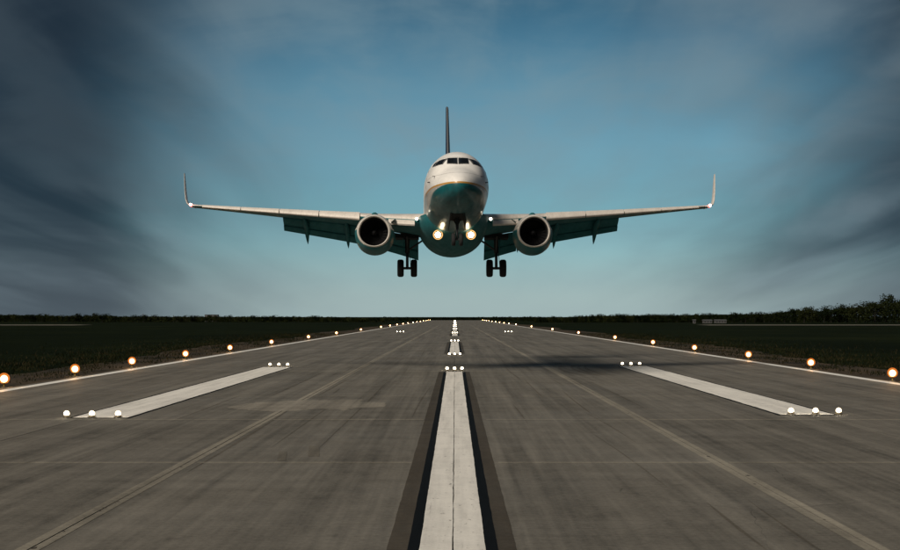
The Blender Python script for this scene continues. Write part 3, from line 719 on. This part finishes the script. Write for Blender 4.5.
# ------------------------------------------------------------------ woods
def crown_mesh(seed, NB, tall):
    r = np.random.default_rng(seed); v, f = [], []
    blobs = [(r.uniform(-.26, .26), r.uniform(-.26, .26), r.uniform(.14, .84), r.uniform(.12, .22)) for _ in range(NB)]
    for bx_, by_, bz_, br in blobs:
        for _ in range(60):
            d = r.normal(0, 1, 3); d /= np.linalg.norm(d); p = np.array((bx_, by_, bz_)) + d * br * r.uniform(.55, 1.08) * np.array((1, 1, tall))
            a = r.normal(0, 1, 3); a /= np.linalg.norm(a); b = np.cross(a, d); b /= np.linalg.norm(b) + 1e-6
            sz = r.uniform(.018, .040); k = len(v)
            v += [p - a * sz, p + b * sz * .7, p + a * sz, p - b * sz * .7]; f.append((k, k + 1, k + 2, k + 3))
    return [tuple(q) for q in v], f
def trunk_mesh(seed):
    r = random.Random(seed); ps = [tube((0, 0, -.03), (.01, 0, .40), .028, .018, 7)]
    for k in range(5):
        a = k * 1.3 + r.random(); ps.append(tube((.005, 0, .22 + .05 * k), (.17 * math.cos(a), .17 * math.sin(a), .48 + .06 * k), .011, .004, 5))
    return join(*ps)
TREES = []
for k in range(5):
    t = bpy.data.objects.new('tree', None); COL.objects.link(t)
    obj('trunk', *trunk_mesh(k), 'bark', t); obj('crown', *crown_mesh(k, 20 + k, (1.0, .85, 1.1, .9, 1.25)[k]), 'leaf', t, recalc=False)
    TREES.append(t)
used = set()
def tree(xp, Y, h, label, group, wide=1.0):
    k = random.randrange(5)
    t = TREES[k] if k not in used else copy_tree(TREES[k], (0, 0, 0)); used.add(k)
    t.location = ((xp - VX) / F * Y, Y, -.06); t.scale = (h * wide, h * wide, h); t.rotation_euler = (0, 0, random.uniform(0, 6.28))
    tag(t, label, 'tree', group)
def top_h(xp, Y, pts): return H + (HY - float(np.interp(xp, [p[0] for p in pts], [p[1] for p in pts]))) / F * Y
RT = [(478, 316.6), (520, 316.2), (560, 316.0), (600, 314.0), (640, 313.4), (680, 313.4), (700, 312.6), (735, 312.0), (765, 311.8), (780, 309.5), (790, 307.5), (812, 305.8), (817, 308), (835, 304.5), (860, 302.0), (878, 299), (886, 295), (895, 297), (960, 293)]
LT = [(-60, 311), (0, 312.6), (40, 312.9), (62, 314.4), (105, 312.9), (118, 315.2), (150, 314.2), (165, 315.2), (215, 315.0), (300, 315.2), (360, 316.4), (432, 317.0)]
xp = 478.0
while xp < 925:
    Y = random.uniform(800, 880) + max(0, 540 - xp) * 10; h = top_h(xp, Y, RT) * random.uniform(.93, 1.06)
    tree(xp, Y, h, 'dark leafy tree in the tall wood behind the wide pale taxiway' if xp > 780 else 'dark leafy tree in the medium high row between the tall wood and the runway end', 'trees of the tall wood' if xp > 780 else 'trees of the medium high row', random.uniform(1.0, 1.35))
    xp += h * .44 / 850 * F
xp = -20.0
while xp < 432:
    Y = random.uniform(880, 960) + max(0, xp - 375) * 9; h = top_h(xp, Y, LT) * random.uniform(.86, 1.08)
    tree(xp, Y, h, 'low dark tree in the long even hedge line far across the grass', 'trees of the low hedge line', random.uniform(1.2, 1.7))
    xp += h * .68 / 920 * F
xp = 434.0
while xp < 480:
    tree(xp, random.uniform(1390, 1430), random.uniform(2.4, 3.2), 'squat dark bush just past the far end of the runway', 'bushes past the runway end', random.uniform(1.6, 2.2)); xp += 2.6
# undergrowth closes the foot of the woods
def undergrowth(x0, x1, Y, hfun, N):
    v, f = [], []
    for _ in range(N):
        xq = random.uniform(x0, x1); Yq = Y + random.uniform(-14, 14); hh = hfun(xq) * random.random() ** .8
        c = np.array(((xq - VX) / F * Yq, Yq, hh)); a = rng.normal(0, 1, 3); a /= np.linalg.norm(a); b = rng.normal(0, 1, 3); b -= a * a.dot(b); b /= np.linalg.norm(b)
        s = random.uniform(.25, .6); k = len(v); v += [tuple(c - a * s), tuple(c + b * s * .8), tuple(c + a * s), tuple(c - b * s * .8)]; f.append((k, k + 1, k + 2, k + 3))
    o = obj('undergrowth', v, f, 'leaf', recalc=False); o['kind'] = 'stuff'; return o
tag(undergrowth(536, 935, 868, lambda q: top_h(q, 868, RT) * .74, 24000), 'dark undergrowth at the foot of the taller wood', 'undergrowth')
tag(undergrowth(-30, 384, 935, lambda q: top_h(q, 935, LT) * .7, 15000), 'dark undergrowth at the foot of the low hedge line', 'undergrowth')
tag(undergrowth(372, 545, 1460, lambda q: 2.6, 7000), 'dark scrub behind the runway end bushes', 'undergrowth')
# far airfield buildings and masts
def shed(xp, Y, w, h, d, label, roof=.5, ndoor=2):
    t = thing('airfield_building', label, 'building', ((xp - VX) / F * Y, Y, -.06))
    obj('wall', *box(-w / 2, w / 2, 0, d, 0, h), 'shed_wall', t)
    obj('roof', [(-w / 2 - .3, -.3, h), (w / 2 + .3, -.3, h), (w / 2 + .3, d + .3, h), (-w / 2 - .3, d + .3, h), (-w / 2 - .3, d / 2, h + roof), (w / 2 + .3, d / 2, h + roof)], [(0, 1, 5, 4), (2, 3, 4, 5), (0, 4, 3), (1, 2, 5), (0, 3, 2, 1)], 'shed_roof', t)
    for k in range(ndoor):
        xw = -w / 2 + w * (k + .5) / ndoor
        fr = obj('window', *box(xw - w / ndoor * .3, xw + w / ndoor * .3, -.04, .02, h * .3, h * .72), 'shed_window', t)
shed(708, 760, 4.2, 1.5, 5, 'small low pale building in front of the medium high trees', .4, 3)
shed(721, 770, 5.6, 1.5, 5, 'longer low pale building in front of the medium high trees', .4, 4)
shed(694.5, 740, 1.2, 1.7, 2, 'tiny white hut in front of the medium high trees', .3, 1)
shed(211, 1000, 8.5, 4.6, 7, 'flat dark block rising above the low hedge line', .15, 4)
for o in COL.objects:
    if o.parent and o.parent.get('label', '').startswith('flat dark') and o.name.startswith('wall'): o.data.materials[0] = MAT['frame_grey']
for xp, Y, top in ((143, 930, 313.6), (173.5, 940, 315)):
    h = H + (HY - top) / F * Y
    t = thing('radio_mast', 'thin dark mast standing in the low hedge line', 'mast', ((xp - VX) / F * Y, Y, -.06), 'masts in the hedge line')
    obj('pole', *tube((0, 0, 0), (0, 0, h), .22, .14, 8), 'frame_grey', t); obj('crossarm', *box(-.6, .6, -.06, .06, h - .9, h - .75), 'frame_grey', t)
